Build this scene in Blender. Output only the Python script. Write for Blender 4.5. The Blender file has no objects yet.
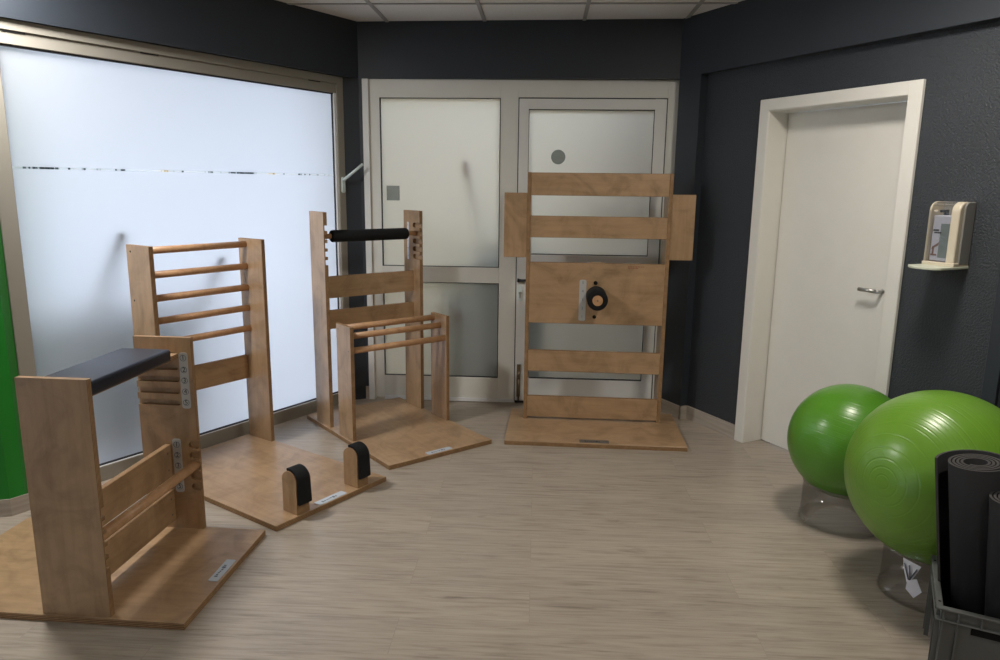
import bpy, bmesh, math, random
from mathutils import Vector, Matrix, Euler
random.seed(4)
PI = math.pi
C = bpy.context.scene.collection
SC = bpy.context.scene

# ------------------------------------------------------------------ materials
def new_mat(name):
    m = bpy.data.materials.new(name); m.use_nodes = True
    nt = m.node_tree; nt.nodes.clear()
    out = nt.nodes.new('ShaderNodeOutputMaterial')
    return m, nt, out

def pbsdf(nt, out, col=(.8, .8, .8), rough=.5, metal=0, spec=.5, coat=0):
    b = nt.nodes.new('ShaderNodeBsdfPrincipled')
    b.inputs['Base Color'].default_value = (*col, 1)
    b.inputs['Roughness'].default_value = rough
    b.inputs['Metallic'].default_value = metal
    b.inputs['Specular IOR Level'].default_value = spec
    b.inputs['Coat Weight'].default_value = coat
    nt.links.new(b.outputs[0], out.inputs[0])
    return b

def coords(nt, scale=(1, 1, 1), rot=(0, 0, 0), kind='Object'):
    t = nt.nodes.new('ShaderNodeTexCoord'); mp = nt.nodes.new('ShaderNodeMapping')
    mp.inputs['Scale'].default_value = scale; mp.inputs['Rotation'].default_value = rot
    nt.links.new(t.outputs[kind], mp.inputs[0])
    return mp.outputs[0]

def noise(nt, vec, scale=5, detail=4, rough=.55, dist=0):
    n = nt.nodes.new('ShaderNodeTexNoise')
    n.inputs['Scale'].default_value = scale; n.inputs['Detail'].default_value = detail
    n.inputs['Roughness'].default_value = rough; n.inputs['Distortion'].default_value = dist
    nt.links.new(vec, n.inputs['Vector'])
    return n.outputs[0]

def ramp(nt, fac, stops):
    r = nt.nodes.new('ShaderNodeValToRGB')
    e = r.color_ramp.elements
    e[0].position, e[0].color = stops[0][0], (*stops[0][1], 1)
    e[1].position, e[1].color = stops[-1][0], (*stops[-1][1], 1)
    for p, c in stops[1:-1]:
        q = e.new(p); q.color = (*c, 1)
    nt.links.new(fac, r.inputs[0])
    return r.outputs[0]

def mixc(nt, a, b, fac, mode='MULTIPLY'):
    m = nt.nodes.new('ShaderNodeMix'); m.data_type = 'RGBA'; m.blend_type = mode
    if isinstance(fac, (int, float)): m.inputs[0].default_value = fac
    else: nt.links.new(fac, m.inputs[0])
    for s, v in ((6, a), (7, b)):
        if isinstance(v, tuple): m.inputs[s].default_value = (*v, 1)
        else: nt.links.new(v, m.inputs[s])
    return m.outputs[2]

def bump(nt, b, h, strength=.2, dist=.002):
    n = nt.nodes.new('ShaderNodeBump'); n.inputs['Strength'].default_value = strength
    n.inputs['Distance'].default_value = dist
    nt.links.new(h, n.inputs['Height']); nt.links.new(n.outputs[0], b.inputs['Normal'])

def plain(name, col, rough=.5, metal=0, spec=.5, coat=0, bump_scale=None, bump_str=.15, bump_dist=.001):
    m, nt, out = new_mat(name); b = pbsdf(nt, out, col, rough, metal, spec, coat)
    v = coords(nt)
    n = noise(nt, v, 9, 3)
    c = ramp(nt, n, [(.3, tuple(x * .985 for x in col)), (.7, tuple(min(1, x * 1.015) for x in col))])
    nt.links.new(c, b.inputs['Base Color'])
    if bump_scale:
        bump(nt, b, noise(nt, v, bump_scale, 4), bump_str, bump_dist)
    return m

PLY = (.40, .262, .147)
def ply_face(axis, col=PLY):
    m, nt, out = new_mat('birch_ply_grain_' + 'xyz'[axis]); b = pbsdf(nt, out, col, .36, 0, .5, .25)
    b.inputs['Coat Roughness'].default_value = .28
    sc = [38, 38, 38]; sc[axis] = 3.2
    v = coords(nt, sc); g = noise(nt, v, 1, 5, .62, .4)
    v2 = coords(nt, (5, 5, 5)); g2 = noise(nt, v2, 1, 4, .6, 1.4)
    c1 = ramp(nt, g, [(.25, (.83, .79, .74)), (.55, (1, 1, 1)), (.8, (1.06, 1.05, 1.03))])
    c2 = ramp(nt, g2, [(.3, (.68, .65, .62)), (.5, (1, 1, 1)), (.7, (1.16, 1.14, 1.12))])
    oi = nt.nodes.new('ShaderNodeObjectInfo')
    c3 = ramp(nt, oi.outputs['Random'], [(0, (.95, .94, .93)), (1, (1.05, 1.05, 1.05))])
    c = mixc(nt, col, c1, 1); c = mixc(nt, c, c2, .85); c = mixc(nt, c, c3, 1)
    nt.links.new(c, b.inputs['Base Color'])
    bump(nt, b, g, .08, .001)
    return m
def ply_edge(axis):
    m, nt, out = new_mat('birch_ply_layers_' + 'xyz'[axis]); b = pbsdf(nt, out, PLY, .6, 0, .3)
    t = nt.nodes.new('ShaderNodeTexCoord'); s = nt.nodes.new('ShaderNodeSeparateXYZ')
    nt.links.new(t.outputs['Object'], s.inputs[0])
    a = nt.nodes.new('ShaderNodeMath'); a.operation = 'MULTIPLY'; a.inputs[1].default_value = 2 * PI / .0069
    nt.links.new(s.outputs[axis], a.inputs[0])
    q = nt.nodes.new('ShaderNodeMath'); q.operation = 'SINE'; nt.links.new(a.outputs[0], q.inputs[0])
    k = nt.nodes.new('ShaderNodeMapRange'); k.inputs[1].default_value = -1; k.inputs[2].default_value = 1
    nt.links.new(q.outputs[0], k.inputs[0])
    c = ramp(nt, k.outputs[0], [(.15, (.17, .095, .045)), (.5, (.30, .175, .085)), (.85, (.40, .25, .13))])
    n = noise(nt, coords(nt, (30, 30, 30)), 1, 3)
    c = mixc(nt, c, ramp(nt, n, [(.3, (.8, .8, .8)), (.7, (1.1, 1.1, 1.1))]), 1)
    nt.links.new(c, b.inputs['Base Color'])
    return m
FACE = [ply_face(i) for i in range(3)]
EDGE = [ply_edge(i) for i in range(3)]

def dowel_mat():
    m, nt, out = new_mat('beech_dowel'); col = (.50, .285, .145)
    b = pbsdf(nt, out, col, .4, 0, .45)
    g = noise(nt, coords(nt, (22, 22, 22)), 1, 4, .6, .5)
    nt.links.new(ramp(nt, g, [(.3, (.41, .225, .11)), (.7, (.56, .33, .175))]), b.inputs['Base Color'])
    return m
BEECH = dowel_mat()
FOAM = plain('black_foam', (.009, .010, .011), .8, 0, .25, 0, 160, .3)
VINYL = plain('navy_black_vinyl', (.012, .015, .026), .38, 0, .35, 0, 220, .15)
PLATE = plain('silver_number_plate', (.52, .53, .52), .45, .25)
WHITEPLATE = plain('white_number_strip', (.72, .74, .78), .45)
INK = plain('dark_ink', (.03, .035, .04), .6)
GREYINK = plain('grey_ink', (.12, .14, .18), .6)
NAMEPL = plain('pale_blue_grey_label', (.50, .56, .62), .4)
DULLPL = plain('grey_metal_label', (.16, .15, .14), .4, .4)
REDMARK = plain('red_brown_print', (.30, .10, .05), .6)
BLACKP = plain('black_plastic', (.006, .006, .006), .8, 0, .2)
ALU = plain('grey_white_lacquered_aluminium', (.72, .72, .665), .42, 0, .4)
ALUW = plain('white_aluminium_profile', (.74, .745, .72), .42, 0, .4)
TAUPE = plain('taupe_window_frame', (.30, .28, .237), .45, 0, .4)
GASKET = plain('black_gasket', (.02, .02, .025), .6)
WHITEG = plain('white_window_reveal', (.78, .79, .80), .4)
WHITED = plain('white_door_lacquer', (.76, .752, .705), .38, 0, .45)
STEEL = plain('brushed_steel', (.50, .50, .49), .32, .9)
BRASS = plain('aged_brass', (.22, .17, .11), .4, .7)
HANDLEW = plain('white_handle', (.66, .76, .74), .4)
def sticker_mat():
    m, nt, out = new_mat('grey_green_translucent_sticker')
    t = nt.nodes.new('ShaderNodeBsdfTransparent'); t.inputs[0].default_value = (.62, .65, .63, 1)
    d = nt.nodes.new('ShaderNodeBsdfDiffuse'); n = noise(nt, coords(nt), 40, 2)
    nt.links.new(ramp(nt, n, [(.3, (.40, .43, .41)), (.7, (.43, .46, .44))]), d.inputs[0])
    m1 = nt.nodes.new('ShaderNodeMixShader'); m1.inputs[0].default_value = .35
    nt.links.new(t.outputs[0], m1.inputs[1]); nt.links.new(d.outputs[0], m1.inputs[2]); nt.links.new(m1.outputs[0], out.inputs[0])
    return m
STICKER = sticker_mat()

def wall_mat(name, col, scale, strength, dist, rough=.5, spec=.4):
    m, nt, out = new_mat(name); b = pbsdf(nt, out, col, rough, 0, spec)
    v = coords(nt)
    n = noise(nt, v, scale, 5, .6)
    n2 = noise(nt, v, 1.6, 3)
    c = mixc(nt, col, ramp(nt, n2, [(.3, (.94, .94, .94)), (.7, (1.06, 1.06, 1.06))]), 1)
    nt.links.new(c, b.inputs['Base Color'])
    bump(nt, b, n, strength, dist)
    return m
ANTH = wall_mat('anthracite_textured_plaster', (.033, .040, .050), 105, 1.0, .008, .42, .5)
ANTHS = wall_mat('anthracite_smooth_paint', (.029, .0355, .045), 120, .1, .001, .5, .4)
ROOMW = wall_mat('warm_grey_room_paint', (.34, .33, .31), 60, .1, .001)  # unseen rear walls, toned down to cut fill light from behind
GREENW = wall_mat('bright_green_paint', (.012, .235, .022), 90, .1, .001, .45)
OUTW = wall_mat('cream_shade_wall_render', (.80, .68, .48), 30, .2, .004)
PAVE = wall_mat('outdoor_paving', (.50, .50, .49), 12, .3, .004)

def ceiling_mat():
    m, nt, out = new_mat('mineral_fibre_tile'); b = pbsdf(nt, out, (.74, .72, .70), .9, 0, .1)
    n = noise(nt, coords(nt), 150, 2)
    nt.links.new(ramp(nt, n, [(.35, (.70, .68, .66)), (.6, (.78, .76, .735))]), b.inputs['Base Color'])
    return m
CEIL = ceiling_mat()
TBAR = plain('ceiling_grid_bar', (.36, .35, .34), .6)

def floor_mat():
    m, nt, out = new_mat('grey_oak_vinyl_plank'); b = pbsdf(nt, out, (.4, .35, .29), .34, 0, .5)
    rz = .05
    v = coords(nt, (1, 1, 1), (0, 0, rz))
    br = nt.nodes.new('ShaderNodeTexBrick')
    br.offset = .37; br.offset_frequency = 2
    for k, val in (('Scale', 1), ('Mortar Size', .0011), ('Mortar Smooth', .2), ('Bias', 0), ('Brick Width', 1.32), ('Row Height', .222)):
        br.inputs[k].default_value = val
    br.inputs['Color1'].default_value = (.94, .94, .945, 1); br.inputs['Color2'].default_value = (1.04, 1.035, 1.03, 1)
    br.inputs['Mortar'].default_value = (.82, .81, .80, 1)
    nt.links.new(v, br.inputs['Vector'])
    # per plank shift of the grain
    sv = nt.nodes.new('ShaderNodeVectorMath'); sv.operation = 'MULTIPLY_ADD'
    nt.links.new(br.outputs['Color'], sv.inputs[0]); sv.inputs[1].default_value = (9, 31, 0); nt.links.new(v, sv.inputs[2])
    mp = nt.nodes.new('ShaderNodeMapping'); mp.inputs['Scale'].default_value = (3.6, 66, 1)
    nt.links.new(sv.outputs[0], mp.inputs[0])
    g = noise(nt, mp.outputs[0], 1, 6, .65, .6)
    mp2 = nt.nodes.new('ShaderNodeMapping'); mp2.inputs['Scale'].default_value = (2.2, 15, 1)
    nt.links.new(sv.outputs[0], mp2.inputs[0])
    g2 = noise(nt, mp2.outputs[0], 1, 4, .55, 1.8)
    base = (.375, .322, .262)
    c = mixc(nt, base, ramp(nt, g, [(.25, (.60, .585, .57)), (.5, (1, 1, 1)), (.78, (1.18, 1.18, 1.18))]), 1)
    c = mixc(nt, c, ramp(nt, g2, [(.26, (.60, .58, .56)), (.38, (.93, .93, .93)), (.52, (1, 1, 1)), (.75, (1.08, 1.08, 1.08))]), .8)
    c = mixc(nt, c, br.outputs['Color'], 1)
    nt.links.new(c, b.inputs['Base Color'])
    bump(nt, b, g, .10, .001)
    return m
FLOOR = floor_mat()
def skirt_mat():
    m, nt, out = new_mat('pale_oak_skirting'); b = pbsdf(nt, out, (.42, .37, .31), .5)
    g = noise(nt, coords(nt, (3, 3, 40)), 1, 4)
    nt.links.new(ramp(nt, g, [(.3, (.36, .31, .26)), (.7, (.48, .43, .37))]), b.inputs['Base Color'])
    return m
SKIRT = skirt_mat()

def frosted(name, tcol, gloss=.08):
    m, nt, out = new_mat(name)
    t = nt.nodes.new('ShaderNodeBsdfTranslucent'); t.inputs[0].default_value = (*tcol, 1)
    g = nt.nodes.new('ShaderNodeBsdfGlossy'); g.inputs[0].default_value = (.9, .9, .9, 1); g.inputs['Roughness'].default_value = .28
    d = nt.nodes.new('ShaderNodeBsdfDiffuse'); d.inputs[0].default_value = (.75, .77, .78, 1)
    n = noise(nt, coords(nt), 300, 2)
    bp = nt.nodes.new('ShaderNodeBump'); bp.inputs['Strength'].default_value = .05; bp.inputs['Distance'].default_value = .0005
    nt.links.new(n, bp.inputs['Height']); nt.links.new(bp.outputs[0], g.inputs['Normal'])
    m1 = nt.nodes.new('ShaderNodeMixShader'); m1.inputs[0].default_value = .18
    nt.links.new(t.outputs[0], m1.inputs[1]); nt.links.new(d.outputs[0], m1.inputs[2])
    fr = nt.nodes.new('ShaderNodeFresnel'); fr.inputs[0].default_value = 1.4
    mu = nt.nodes.new('ShaderNodeMath'); mu.operation = 'MULTIPLY'; mu.inputs[1].default_value = 1.0
    nt.links.new(fr.outputs[0], mu.inputs[0])
    m2 = nt.nodes.new('ShaderNodeMixShader'); nt.links.new(mu.outputs[0], m2.inputs[0])
    nt.links.new(m1.outputs[0], m2.inputs[1]); nt.links.new(g.outputs[0], m2.inputs[2])
    nt.links.new(m2.outputs[0], out.inputs[0])
    return m
FROST = frosted('frosted_glass_film', (.75, .77, .83))
FROSTK = frosted('frosted_door_glass', (.83, .82, .765))
def clear_mat(name, col, tint=.0, rough=.05):
    m, nt, out = new_mat(name)
    t = nt.nodes.new('ShaderNodeBsdfTransparent'); t.inputs[0].default_value = (*col, 1)
    g = nt.nodes.new('ShaderNodeBsdfGlossy'); g.inputs['Roughness'].default_value = rough
    fr = nt.nodes.new('ShaderNodeLayerWeight'); fr.inputs[0].default_value = .25
    n = noise(nt, coords(nt), 4, 2)
    mm = nt.nodes.new('ShaderNodeMath'); mm.operation = 'MULTIPLY'; mm.inputs[1].default_value = .55
    nt.links.new(fr.outputs['Fresnel'], mm.inputs[0])
    m2 = nt.nodes.new('ShaderNodeMixShader'); nt.links.new(mm.outputs[0], m2.inputs[0])
    nt.links.new(t.outputs[0], m2.inputs[1]); nt.links.new(g.outputs[0], m2.inputs[2])
    if tint:
        d = nt.nodes.new('ShaderNodeBsdfDiffuse'); d.inputs[0].default_value = (.7, .7, .7, 1)
        m3 = nt.nodes.new('ShaderNodeMixShader'); m3.inputs[0].default_value = tint
        nt.links.new(m2.outputs[0], m3.inputs[1]); nt.links.new(d.outputs[0], m3.inputs[2])
        nt.links.new(m3.outputs[0], out.inputs[0])
    else: nt.links.new(m2.outputs[0], out.inputs[0])
    return m
CLEAR = clear_mat('clear_glass_outer_face', (.97, .98, .98))
ACRYL = clear_mat('clear_acrylic', (.995, .995, .995), 0, .06)
COVER = clear_mat('clear_dispenser_cover', (.97, .97, .97), .01, .1)

def strip_mat():
    m, nt, out = new_mat('unfilmed_glass_strip'); b = pbsdf(nt, out, (.5, .5, .5), .3)
    v = coords(nt, (3.6, 0, 0)); n = noise(nt, v, 1, 5, .8)
    c = ramp(nt, n, [(.40, (.06, .07, .08)), (.455, (.15, .18, .2)), (.475, (.95, .97, .99)), (.57, (.97, .97, .97)), (.60, (.95, .78, .5)), (.66, (.2, .22, .24))])
    t = nt.nodes.new('ShaderNodeBsdfTranslucent'); nt.links.new(c, t.inputs[0])
    nt.links.new(t.outputs[0], out.inputs[0])
    return m
STRIP = strip_mat()

def ball_mat(name, col):
    m, nt, out = new_mat(name); b = pbsdf(nt, out, col, .30, 0, .5, .15)
    b.inputs['Coat Roughness'].default_value = .2
    n = noise(nt, coords(nt), 6, 3)
    nt.links.new(ramp(nt, n, [(.3, tuple(x * .95 for x in col)), (.7, tuple(x * 1.05 for x in col))]), b.inputs['Base Color'])
    return m
BALL1 = ball_mat('apple_green_gym_ball', (.085, .265, .018))
BALL2 = ball_mat('light_green_gym_ball', (.135, .30, .026))
MAT = plain('black_exercise_mat', (.009, .0095, .011), .8, 0, .25, 0, 120, .25)
MATEDGE = plain('dark_grey_mat_edge', (.045, .043, .042), .8)
CRATE = plain('grey_crate_plastic', (.105, .112, .108), .45, 0, .45)
CREAM = plain('cream_plastic', (.62, .56, .44), .38)
GREYP = plain('grey_plastic', (.25, .25, .24), .5)
TRAYM = plain('pale_green_white_plastic', (.62, .65, .54), .35)
LABELM = plain('pale_lilac_label', (.56, .57, .66), .45)
LABELG = plain('grey_green_label', (.20, .25, .25), .45)
BROWNP = plain('brown_print', (.22, .13, .11), .5)
PAPER = plain('white_paper_tag', (.85, .85, .92), .6)
OUTGREY = plain('blue_grey_outdoor_paint', (.62, .75, .84), .6)
OUTDARK = plain('dark_stick', (.05, .055, .06), .6)
OUTRED = plain('dull_red_grip', (.34, .10, .09), .6)

# ------------------------------------------------------------------ mesh helpers
class MB:
    def __init__(s): s.v = []; s.f = []; s.m = []; s.sm = []
    def add(s, vs, fs, mat=0, smooth=False):
        o = len(s.v); s.v += [tuple(p) for p in vs]
        for i, f in enumerate(fs):
            s.f.append([o + k for k in f]); s.m.append(mat[i] if isinstance(mat, list) else mat); s.sm.append(smooth)
        return s
    def box(s, x0, x1, y0, y1, z0, z1, mat=0, thin=None, em=1):
        vs = [(x, y, z) for x in (x0, x1) for y in (y0, y1) for z in (z0, z1)]
        fs = [(0, 1, 3, 2), (4, 6, 7, 5), (0, 4, 5, 1), (2, 3, 7, 6), (0, 2, 6, 4), (1, 5, 7, 3)]
        ax = [0, 0, 1, 1, 2, 2]
        ms = [mat if (thin is None or a == thin) else em for a in ax]
        return s.add(vs, fs, ms)
    def prism(s, pts, axis, a0, a1, mat=0, em=None, smooth_side=False):
        # 2D outline (p,q) extruded along axis; the other two axes keep their order
        if em is None: em = mat
        def mk(p, q, a):
            r = [p, q]; r.insert(axis, a); return tuple(r)
        n = len(pts)
        vs = [mk(p, q, a0) for p, q in pts] + [mk(p, q, a1) for p, q in pts]
        fs = [list(range(n))[::-1], list(range(n, 2 * n))]; ms = [mat, mat]
        s.add(vs, fs, ms)
        s.add(vs, [(i, (i + 1) % n, n + (i + 1) % n, n + i) for i in range(n)], em, smooth_side)
        return s
    def cyl(s, p0, p1, r0, r1=None, n=20, mat=0, cap=None, smooth=True):
        r1 = r0 if r1 is None else r1
        p0, p1 = Vector(p0), Vector(p1); d = (p1 - p0).normalized()
        a = d.orthogonal().normalized(); b = d.cross(a)
        vs = [p0 + r0 * (math.cos(t) * a + math.sin(t) * b) for t in [2 * PI * i / n for i in range(n)]]
        vs += [p1 + r1 * (math.cos(t) * a + math.sin(t) * b) for t in [2 * PI * i / n for i in range(n)]]
        s.add(vs, [(i, (i + 1) % n, n + (i + 1) % n, n + i) for i in range(n)], mat, smooth)
        s.add(vs, [list(range(n))[::-1], list(range(n, 2 * n))], mat if cap is None else cap)
        return s
    def lathe(s, prof, p0, d, n=48, mat=0, smooth=True, closed=False):
        # profile (radius, height) about axis d from p0
        p0 = Vector(p0); d = Vector(d).normalized(); a = d.orthogonal().normalized(); b = d.cross(a)
        vs = []; k = len(prof)
        for r, h in prof:
            for i in range(n):
                t = 2 * PI * i / n
                vs.append(p0 + d * h + r * (math.cos(t) * a + math.sin(t) * b))
        fs = []
        for j in range(k if closed else k - 1):
            for i in range(n):
                j2 = (j + 1) % k
                fs.append((j * n + i, j * n + (i + 1) % n, j2 * n + (i + 1) % n, j2 * n + i))
        s.add(vs, fs, mat, smooth)
        return s
    def build(s, name, mats, parent=None, bevel=0, segs=1, weld=True):
        me = bpy.data.meshes.new(name)
        bm = bmesh.new()
        vv = [bm.verts.new(p) for p in s.v]
        for f, mi, sm in zip(s.f, s.m, s.sm):
            try:
                q = bm.faces.new([vv[i] for i in f])
            except ValueError:
                continue
            q.material_index = mi; q.smooth = sm
        if weld: bmesh.ops.remove_doubles(bm, verts=bm.verts, dist=1e-6)
        bmesh.ops.recalc_face_normals(bm, faces=bm.faces)
        bm.to_mesh(me); bm.free()
        for m in (mats if isinstance(mats, (list, tuple)) else [mats]): me.materials.append(m)
        o = bpy.data.objects.new(name, me); C.objects.link(o)
        if parent: o.parent = parent
        if bevel:
            b = o.modifiers.new('bevel', 'BEVEL'); b.width = bevel; b.segments = segs; b.limit_method = 'ANGLE'; b.angle_limit = math.radians(40)
        return o

def thing(name, label, cat, loc=(0, 0, 0), rz=0, group=None):
    o = bpy.data.objects.new(name, None); C.objects.link(o)
    o.empty_display_size = .1; o.location = loc; o.rotation_euler = (0, 0, rz)
    o['label'] = label; o['category'] = cat
    if group: o['group'] = group
    return o
def tag(o, label, cat, group=None):
    o['label'] = label; o['category'] = cat
    if group: o['group'] = group
    return o
def struct(o, loc=None, rz=None):
    o['kind'] = 'structure'
    if loc is not None: o.location = loc
    if rz is not None: o.rotation_euler = (0, 0, rz)
    return o
def text(name, body, size, loc, rot, mat, parent):
    cu = bpy.data.curves.new(name, 'FONT'); cu.body = body; cu.size = size; cu.extrude = .0004
    cu.align_x = 'CENTER'; cu.align_y = 'CENTER'; cu.materials.append(mat)
    t = bpy.data.objects.new(name, cu); C.objects.link(t)
    me = bpy.data.meshes.new_from_object(t.evaluated_get(bpy.context.evaluated_depsgraph_get()))
    bpy.data.objects.remove(t)
    me.transform(Matrix.Translation(loc) @ Euler(rot).to_matrix().to_4x4())
    me.materials.clear(); me.materials.append(mat); me.name = name
    o = bpy.data.objects.new(name, me); C.objects.link(o); o.parent = parent
    return o
def ply(name, parent, x, y, z, thin, grain, bevel=.0015):
    return MB().box(*x, *y, *z, 0, thin).build(name, [FACE[grain], EDGE[thin]], parent, bevel)
def rounded(p0, p1, q0, q1, r, n=6):
    pts = []
    for cx, cy, a in ((p1 - r, q1 - r, 0), (p0 + r, q1 - r, PI / 2), (p0 + r, q0 + r, PI), (p1 - r, q0 + r, 1.5 * PI)):
        for i in range(n + 1):
            t = a + PI / 2 * i / n; pts.append((cx + r * math.cos(t), cy + r * math.sin(t)))
    return pts
def notched(p0, p1, q0, q1, notches):
    """rectangle outline (p,q) with open notches; each (side, depth, q centre, height); side 'l' or 'r'"""
    R = sorted([n for n in notches if n[0] == 'r'], key=lambda n: n[2]); L = sorted([n for n in notches if n[0] == 'l'], key=lambda n: -n[2])
    pts = [(p0, q0), (p1, q0)]
    def half(px, qc, r, sgn, up):
        k = 5; o = []
        for i in range(k + 1):
            t = -PI / 2 + PI * i / k
            o.append((px - sgn * (-r) * 0 + (-sgn) * r * math.cos(t) * 1, qc + up * r * math.sin(t)))
        return o
    for _, d, qc, h in R:
        pts += [(p1, qc - h / 2)] + half(p1 - d + h / 2, qc, h / 2, 1, 1) + [(p1, qc + h / 2)]
    pts += [(p1, q1), (p0, q1)]
    for _, d, qc, h in L:
        pts += [(p0, qc + h / 2)] + half(p0 + d - h / 2, qc, h / 2, -1, -1) + [(p0, qc - h / 2)]
    return pts
def nameplate(parent, x0, x1, y0, y1, z, long_axis, dull=False):
    o = MB().prism(rounded(x0, x1, y0, y1, .006), 2, z - .0005, z + .0022).build('nameplate', DULLPL if dull else NAMEPL, parent)
    m = MB(); rng = random.Random(7)
    # worn, unreadable print: short dark strokes
    L = (x1 - x0) if long_axis == 0 else (y1 - y0)
    t = .18 * L
    while t < .72 * L:
        w = rng.uniform(.006, .013); a = rng.uniform(.25, .4); b = rng.uniform(.5, .66)
        if long_axis == 0: m.box(x0 + t, x0 + t + w, y0 + (y1 - y0) * a, y0 + (y1 - y0) * b, z + .002, z + .0028)
        else: m.box(x0 + (x1 - x0) * a, x0 + (x1 - x0) * b, y0 + t, y0 + t + w, z + .002, z + .0028)
        t += w + rng.uniform(.004, .008)
    m.build('print', INK if dull else GREYINK, o)
    return o

T = .0245
W = .735
BT = .0275      # base board thickness

# ------------------------------------------------------------------ calibrated walls
aL, dL = .9845, 3.8256
aK, dK = -.0577, 5.2232
aR, dR = -1.1151, 3.337 + .022
ZB, ZC = 2.318, 2.692
def base(a, d): return (-math.sin(a) * d, math.cos(a) * d, 0)
def wpt(a, d, s, off=0): return (math.cos(a) * s - math.sin(a) * (d + off), math.sin(a) * s + math.cos(a) * (d + off))
def isect(a1, d1, a2, d2):
    # point on both wall lines
    n1 = (-math.sin(a1), math.cos(a1)); n2 = (-math.sin(a2), math.cos(a2))
    det = n1[0] * n2[1] - n1[1] * n2[0]
    return ((d1 * n2[1] - d2 * n1[1]) / det, (n1[0] * d2 - n2[0] * d1) / det)
def sof(a, p): return math.cos(a) * p[0] + math.sin(a) * p[1]
KB = dK - .085                                    # face of the bulkhead above the glazed front, which stands back
cLK = (-1.008, 5.290)
RB = dR - .060                                    # face of the right bulkhead and corner column
cKR = isect(aK - .041, KB + .0405 - .0015, aR, RB)
sLK, sKL, sKR, sRK = sof(aL, cLK), sof(aK, cLK), sof(aK, cKR), sof(aR, cKR)

# floor, ceiling, other walls of the room
o = MB().box(-5.2, 5.2, -4.2, 6.2, -.06, 0).build('floor', FLOOR); struct(o)
o = MB().box(-5.2, 5.2, -4.2, 5.9, ZC, ZC + .06).build('ceiling', CEIL); struct(o)
bar = MB()
ca, sa = math.cos(aK), math.sin(aK)
for s0 in [-1.10 + .67 * k for k in range(-5, 7)]:
    bar.box(s0 - .012, s0 + .012, -9.2, -.01, ZC - .007, ZC + .002)
for k in range(14):
    y = -.50 - .67 * k
    bar.box(-4.4, 4.6, y - .012, y + .012, ZC - .006, ZC + .002)
o = bar.build('trim_1', TBAR); struct(o, base(aK, dK), aK)

# ---- left wall (window wall)
LKs, LKo = sof(aL, cLK), -math.sin(aL) * cLK[0] + math.cos(aL) * cLK[1] - dL
WL = struct(MB().prism([(3.755, 0), (LKs, LKo), (LKs + .02, .2), (3.755, .2)], 2, 0, ZB).prism([(-2.6, 0), (0, 0), (LKs, LKo), (LKs + .02, .2), (-2.6, .2)], 2, ZB, ZC).box(.9, 1.55, .03, .25, 0, ZB).box(-2.6, -2.3, 0, .25, 0, ZB)
            .build('wall_left', ANTHS), base(aL, dL), aL)
gL0, gL1, gz0, gz1 = 1.62, 3.655, .0835, 2.207
win = struct(bpy.data.objects.new('window_1', None), base(aL, dL), aL); C.objects.link(win)
f = MB()
f.box(1.545, gL0, 0, .08, 0, ZB).box(3.692, 3.755, -.004, .08, 0, ZB).box(gL0, 3.70, .004, .08, gz1, 2.268).box(1.545, 3.70, -.006, .08, 2.268, ZB).box(gL0, 3.70, 0, .08, 0, gz0)
f.build('window_frame', TAUPE, win, .003)
MB().box(gL0, 3.672, .012, .03, gz1 - .008, gz1).box(gL0, 3.672, .012, .03, gz0, gz0 + .009).box(3.666, 3.672, .016, .03, gz0, gz1).build('gasket', GASKET, win)
MB().box(3.672, 3.693, .002, .05, gz0, gz1).box(gL0, 3.672, .003, .011, gz0 - .006, gz0 + .002).build('reveal', WHITEG, win)
MB().box(2.30, 2.40, .000, .005, 2.262, 2.268).box(3.45, 3.55, .000, .005, 2.262, 2.268).box(1.64, 1.74, 0, .005, 2.262, 2.268).build('vent_slot', GASKET, win)
def pane(name, s0, s1, z0, z1, off, parent, film=None):
    m = MB().box(s0, s1, off, off + .008, z0, z1, 1)
    m.m[2] = 0                                    # room side carries the frosting
    return m.build(name, [film or FROST, CLEAR], parent, weld=False)
pane('glass_pane', gL0, 3.672, gz0, 1.6515, .026, win)
pane('glass_pane', gL0, 3.672, 1.6605, gz1, .026, win)
MB().box(gL0, 3.672, .026, .034, 1.6515, 1.6605).build('clear_strip', STRIP, win)
# window handle
h = MB().prism(rounded(3.708, 3.738, 1.535, 1.645, .012), 1, -.016, -.004).build('window_handle', HANDLEW, win, .002)
m = MB().cyl((3.723, -.012, 1.62), (3.723, -.05, 1.645), .011, .010).cyl((3.723, -.05, 1.643), (3.80, -.13, 1.735), .0105, .009, cap=0)
m.build('lever', HANDLEW, h)
# second window further left, outside the frame
w2 = struct(bpy.data.objects.new('window_2', None), base(aL, dL), aL); C.objects.link(w2)
MB().box(-2.3, -2.24, 0, .08, 0, ZB).box(.84, .9, 0, .08, 0, ZB).box(-2.24, .84, 0, .08, 0, .0835).box(-2.24, .84, 0, .08, gz1, ZB).build('window_frame', TAUPE, w2)
pane('glass_pane', -2.24, .84, .0835, gz1, .026, w2)

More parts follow.
